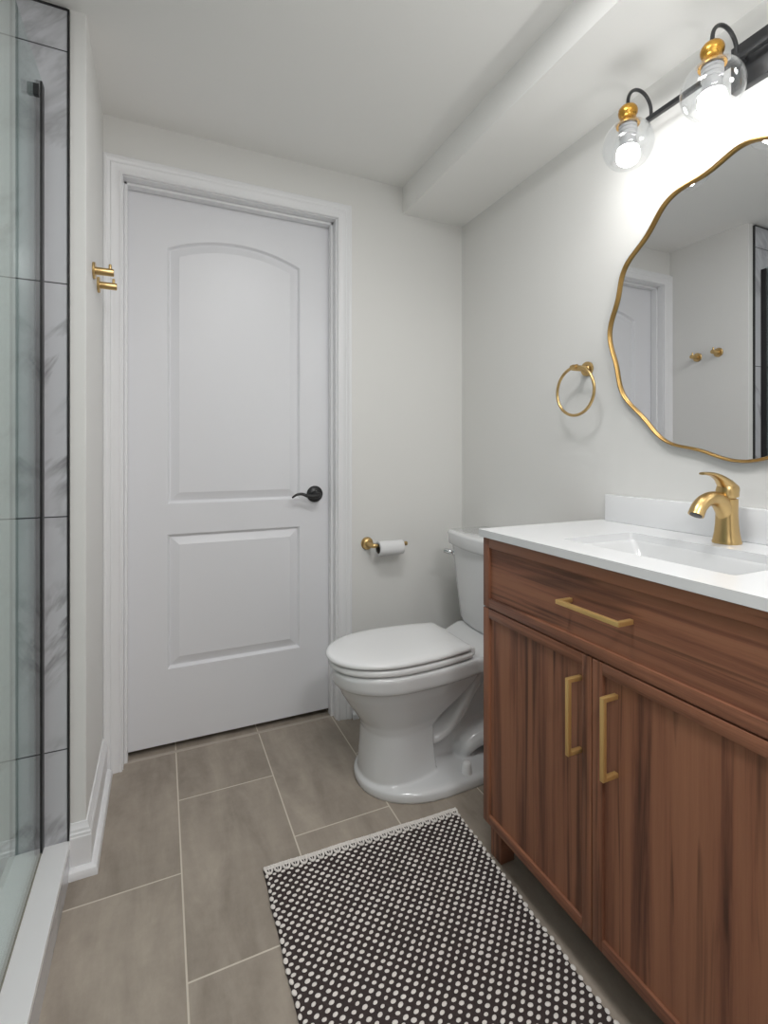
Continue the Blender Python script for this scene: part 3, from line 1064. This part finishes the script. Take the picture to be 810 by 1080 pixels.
mb = MB()
mb.loft([egg(*a_) for a_ in (
    (0.603, 0.72, 0.848, 0.120, 0.100, 0.004), (0.604, 0.72, 0.845, 0.119, 0.100, 0.05), (0.609, 0.72, 0.838, 0.113, 0.096, 0.12),
    (0.612, 0.72, 0.838, 0.109, 0.094, 0.185), (0.604, 0.72, 0.860, 0.112, 0.096, 0.210), (0.586, 0.725, 0.90, 0.121, 0.100, 0.238), (0.560, 0.73, 0.95, 0.132, 0.106, 0.275),
    (0.540, 0.73, 0.985, 0.143, 0.115, 0.308), (0.527, 0.73, 1.00, 0.150, 0.122, 0.336), (0.524, 0.73, 1.00, 0.153, 0.125, 0.343), (0.512, 0.73, 1.01, 0.1625, 0.135, 0.347), (0.507, 0.73, 1.01, 0.1645, 0.138, 0.358),
    (0.504, 0.73, 1.01, 0.1645, 0.138, 0.388), (0.508, 0.73, 1.01, 0.161, 0.136, 0.396), (0.516, 0.73, 1.005, 0.154, 0.130, 0.399))])
# foot plate
mb.loft([egg(*a_) for a_ in ((0.594, 0.83, 1.21, 0.184, 0.155, 0.0), (0.592, 0.83, 1.212, 0.185, 0.156, 0.010), (0.593, 0.83, 1.21, 0.184, 0.155, 0.024),
                             (0.600, 0.83, 1.20, 0.177, 0.148, 0.031), (0.612, 0.83, 1.19, 0.165, 0.138, 0.034))])
# rear web under the tank
mb.box(0.80, 1.20, TY - 0.028, TY + 0.028, 0.01, 0.37, 0, 0.01)
# rear deck rising to the tank
dk = []
for x, hw_, z0, z1 in ((0.90, 0.13, 0.345, 0.397), (0.985, 0.142, 0.345, 0.399), (1.01, 0.145, 0.345, 0.404), (1.04, 0.148, 0.350, 0.416), (1.075, 0.150, 0.355, 0.428), (1.22, 0.150, 0.36, 0.430)):
    dk.append([(x, TY + a_, b_) for a_, b_ in rrect(-hw_, hw_, z0, z1, 0.014, 4)])
mb.loft(dk)
# trapway: passage climbing from under the bowl, and the outlet bend at the foot
t1 = smooth_path([(0.820, TY, 0.110), (0.868, TY, 0.120), (0.918, TY, 0.152), (0.968, TY, 0.215), (1.013, TY, 0.282), (1.060, TY, 0.335), (1.11, TY, 0.36)], 5)
mb.tube(t1, lerp_list([(0.070, 0.026), (0.076, 0.030), (0.082, 0.034), (0.086, 0.036), (0.088, 0.037), (0.088, 0.038), (0.085, 0.04)], 5), 20)
t2 = smooth_path([(0.968, TY, 0.030), (0.984, TY, 0.062), (1.030, TY, 0.085), (1.095, TY, 0.092), (1.17, TY, 0.085)], 5)
mb.tube(t2, lerp_list([(0.080, 0.028), (0.092, 0.043), (0.098, 0.045), (0.098, 0.045), (0.090, 0.045)], 5), 20)
for f in mb.bm.faces:
    f.smooth = True
bowl = part(mb, 'bowl', M_PORC, to, to)
rm = bowl.modifiers.new('melt', 'REMESH'); rm.mode = 'VOXEL'; rm.voxel_size = 0.004; rm.use_smooth_shade = True
sm = bowl.modifiers.new('soften', 'SMOOTH'); sm.factor = 0.5; sm.iterations = 4
dg = bpy.context.evaluated_depsgraph_get()
dg.update()
me2 = bpy.data.meshes.new_from_object(bowl.evaluated_get(dg))
bowl.modifiers.clear()
for v in me2.vertices:
    if v.co.z < 0.003:
        v.co.z = 0.0
for pg in me2.polygons:
    pg.use_smooth = True
bowl.data = me2

# seat ring and lid
mb = MB()
so = [(0.506, 0.725, 0.978, 0.173, 0.140), ]
mb.loft([egg(0.498 + d_, 0.725, 0.968 - d_, 0.1605 - d_, 0.137 - d_, z) for d_, z in ((0.009, 0.4005), (0.008, 0.4035), (0.001, 0.4065), (0.0, 0.410), (0.0, 0.418), (0.003, 0.422), (0.009, 0.423))])
part(mb, 'seat', M_SEAT, to, to, angle=50)
mb = MB()
mb.loft([egg(0.490 + d_, 0.720, 0.962 - d_, 0.1615 - d_, 0.138 - d_, z) for d_, z in ((0.010, 0.4255), (0.009, 0.4285), (0.001, 0.431), (0.0, 0.434), (0.001, 0.439), (0.005, 0.4430), (0.013, 0.4455), (0.035, 0.4475), (0.07, 0.449))])
part(mb, 'seat_lid', M_SEAT, to, to, angle=50)
for s in (-1, 1):
    mb = MB()
    mb.box(0.955, 0.990, TY + s * 0.085 - 0.022, TY + s * 0.085 + 0.022, 0.3985, 0.4265, 0, 0.006, 3)
    part(mb, 'hinge', M_SEAT, to, to, angle=40)


def tank_ring(xc, bow, xb, hw_, z, r=0.03, n=14):
    """rounded plan, front edge bowed towards the room"""
    pts = []
    k1 = 6
    front = []
    for k in range(n + 1):
        y = -hw_ + r * 0.6 + (2 * hw_ - r * 1.2) * k / n
        front.append((xc - bow * (1 - (y / hw_) ** 2), y))
    pts += front
    pts += [(xc + r * 0.25, hw_ - r * 0.15), (xc + r * 0.7, hw_)]
    pts += [(xb - r * 0.5, hw_), (xb - r * 0.12, hw_ - r * 0.12), (xb, hw_ - r * 0.5)]
    pts += [(xb, -hw_ + r * 0.5), (xb - r * 0.12, -hw_ + r * 0.12), (xb - r * 0.5, -hw_)]
    pts += [(xc + r * 0.7, -hw_), (xc + r * 0.25, -hw_ + r * 0.15)]
    return [(x, TY + y, z) for x, y in pts]


mb = MB()
mb.loft([tank_ring(*a_) for a_ in ((1.115, 0.020, 1.225, 0.145, 0.4285), (1.100, 0.022, 1.235, 0.153, 0.432), (1.096, 0.024, 1.240, 0.158, 0.445), (1.092, 0.024, 1.243, 0.166, 0.50),
                                   (1.086, 0.026, 1.248, 0.184, 0.62), (1.080, 0.026, 1.250, 0.198, 0.728))])
part(mb, 'tank', M_PORC, to, to, angle=50)
mb = MB()
mb.loft([tank_ring(*a_) for a_ in ((1.077, 0.030, 1.252, 0.202, 0.7285), (1.071, 0.030, 1.256, 0.207, 0.732), (1.069, 0.030, 1.258, 0.209, 0.740), (1.066, 0.030, 1.258, 0.213, 0.776),
                                   (1.069, 0.030, 1.256, 0.211, 0.782), (1.078, 0.029, 1.250, 0.204, 0.786))])
part(mb, 'tank_lid', M_PORC, to, to, angle=50)
ly_, lz_ = TY + 0.176, 0.696
mb = MB()
mb.lathe([(0.016, -0.006), (0.016, 0.008), (0.013, 0.011), (0.008, 0.012), (0.008, 0.020)], (1.086, ly_, lz_), (-0.9, 0.43, 0), 24)
mb.tube(smooth_path([(1.070, ly_ + 0.006, lz_), (1.064, ly_ + 0.010, lz_ + 0.001), (1.058, ly_ + 0.016, lz_ + 0.003), (1.050, ly_ + 0.024, lz_ + 0.004)], 4), lerp_list([(0.010, 0.010), (0.009, 0.010), (0.0085, 0.010), (0.007, 0.009)], 4), 14)
h = part(mb, 'flush_lever', M_CHROME, to, to, angle=45)
h['label'] = 'small chrome flush lever'
mb = MB()
mb.lathe([(0.0185, 0.030), (0.0180, 0.036), (0.0145, 0.064), (0.0125, 0.068), (0.007, 0.0705), (0.0, 0.071)], (0.927, TY - 0.146, 0), n=24)
part(mb, 'bolt_cap', M_SEAT, to, to, angle=50)
mb = MB()
mb.lathe([(0.0185, 0.030), (0.0180, 0.036), (0.0145, 0.064), (0.0125, 0.068), (0.007, 0.0705), (0.0, 0.071)], (0.927, TY + 0.146, 0), n=24)
part(mb, 'bolt_cap', M_SEAT, to, to, angle=50)

# ------------------------------------------------------------------ bath rug
random.seed(4)
TL, TR, BL, BR = Vector((0.243, 1.312)), Vector((0.821, 1.291)), Vector((0.236, 0.30)), Vector((0.779, 0.30))
rug = thing('bath_rug', (0.52, 0.80, 0.0), 'charcoal woven bath rug with cream dots on the tile floor', 'rug')


def rp(u, v, z):
    """u across 0..1, v from the far end in metres"""
    t = v / 1.0
    a_ = TL.lerp(BL, t); b_ = TR.lerp(BR, t)
    p = a_.lerp(b_, u)
    wob = 0.0016 * math.sin(v * 41 + (0 if u < 0.5 else 2.0)) * (abs(u - 0.5) * 2) ** 8
    zz = z + 0.0008 * math.sin(u * 21 + v * 9) * (1 if z > 0.002 else 0)
    return (p.x + wob, p.y, zz)


mb = MB()
nu, nv = 60, 110
TH = 0.0075
grid = [[mb.bm.verts.new(rp(i / nu, 0.002 + (0.98 - 0.002) * j / nv, (TH if j > 2 else 0.0035) if 0 < i < nu and 0 < j < nv else 0.0015)) for i in range(nu + 1)] for j in range(nv + 1)]
for j in range(nv):
    for i in range(nu):
        mb.bm.faces.new((grid[j][i], grid[j + 1][i], grid[j + 1][i + 1], grid[j][i + 1]))
bot = [[mb.bm.verts.new(rp(i / nu, 0.002 + (0.98 - 0.002) * j / nv, 0.0005)) for i in (0, nu)] for j in (0, nv)]
bv = [bot[0][0], bot[0][1], bot[1][1], bot[1][0]]
mb.bm.faces.new(bv)
# cream stitches standing out of the dark weave
W_ = 0.575
per, row = 0.0229, 0.01135
rows = int(0.955 / row)


def bump_dot(u, v, a_, b_, ang, hgt):
    c_, s_ = math.cos(ang), math.sin(ang)
    ringv = []
    for (k_r, k_z) in ((1.0, -0.001), (0.92, 0.35 * hgt), (0.62, 0.85 * hgt)):
        rr = []
        for k in range(9):
            t = 2 * PI * k / 9
            dx, dy = a_ * math.cos(t) * k_r, b_ * math.sin(t) * k_r
            rr.append(rp(u + (dx * c_ - dy * s_) / W_, v + (dx * s_ + dy * c_), TH + k_z))
        ringv.append(rr)
    mb.loft(ringv, 1, cap0=False, cap1=True)


for r_ in range(rows):
    v = 0.029 + r_ * row
    n_c = 25
    for c_i in range(n_c + (0 if r_ % 2 else 1)):
        u = (c_i * per + (per / 2 if r_ % 2 else 0.0)) / (n_c * per)
        edge = (r_ % 2 == 0) and c_i in (0, n_c)
        u = min(max(u, 0.006), 0.994)
        k_ = random.uniform(0.82, 1.14)
        bump_dot(u + random.uniform(-0.0012, 0.0012), v + random.uniform(-0.0006, 0.0006), (0.0060 if not edge else 0.0050) * k_, (0.0041 if not edge else 0.0064) * k_,
                 random.uniform(-0.3, 0.3) - 0.12, 0.0022)
part(mb, 'woven_body', [M_RUGDARK, M_RUGWHITE], rug, rug, angle=80)
# crocheted cream end band
mb = MB()
mb.tube([rp(k / 80, 0.0022, 0.0075) for k in range(81)], 0.0029, 8)
mb.tube([rp(k / 80, 0.0105, 0.0098) for k in range(81)], 0.0021, 8)
nl = 25
for k in range(nl):
    u0 = (k + 0.13) / nl; u1 = (k + 0.87) / nl; um = (k + 0.5) / nl
    pth = [rp(u0, 0.001, 0.0080), rp(u0, 0.009, 0.0095), rp(u0 + 0.05 / nl, 0.019, 0.0092), rp(u0 + 0.18 / nl, 0.0245, 0.0092), rp(um, 0.0262, 0.0092),
           rp(u1 - 0.18 / nl, 0.0245, 0.0092), rp(u1 - 0.05 / nl, 0.019, 0.0092), rp(u1, 0.009, 0.0095), rp(u1, 0.001, 0.0080)]
    mb.tube(pth, 0.0030, 8)
    pth = [rp(um, 0.001, 0.0078), rp(um, 0.010, 0.0098), rp(um, 0.0215, 0.0098)]
    mb.tube(pth, 0.0016, 6)
b_ = part(mb, 'end_band', M_RUGWHITE, rug, rug, angle=80)
b_['label'] = 'cream crocheted end band'

# ------------------------------------------------------------------ shower glass
sg = thing('shower_screen', (-0.278, 0.85, 0.093), 'clear glass shower screen with black wall post on the white curb', 'shower screen')
mb = MB(); mb.box(-0.281, -0.275, 0.05, 1.484, 0.096, 2.036, 0, 0.0006, 1)
part(mb, 'glass_pane', M_GLASS, sg, sg, smooth=False)
mb = MB(); mb.box(-0.2865, -0.2725, 1.478, 1.5030, 0.0935, 2.030, 0, 0.001, 1)
part(mb, 'wall_post', M_BLACK, sg, sg, smooth=False)
mb = MB(); mb.box(-0.2825, -0.2735, 0.05, 1.478, 0.0932, 0.0985, 0, 0.001, 1)
part(mb, 'bottom_seal', M_SEAL, sg, sg, smooth=False)
mb = MB(); mb.box(-0.2752, -0.2635, 1.392, 1.404, 1.941, 1.968, 0, 0.001, 1)
part(mb, 'clamp', M_BLACK, sg, sg, smooth=False)
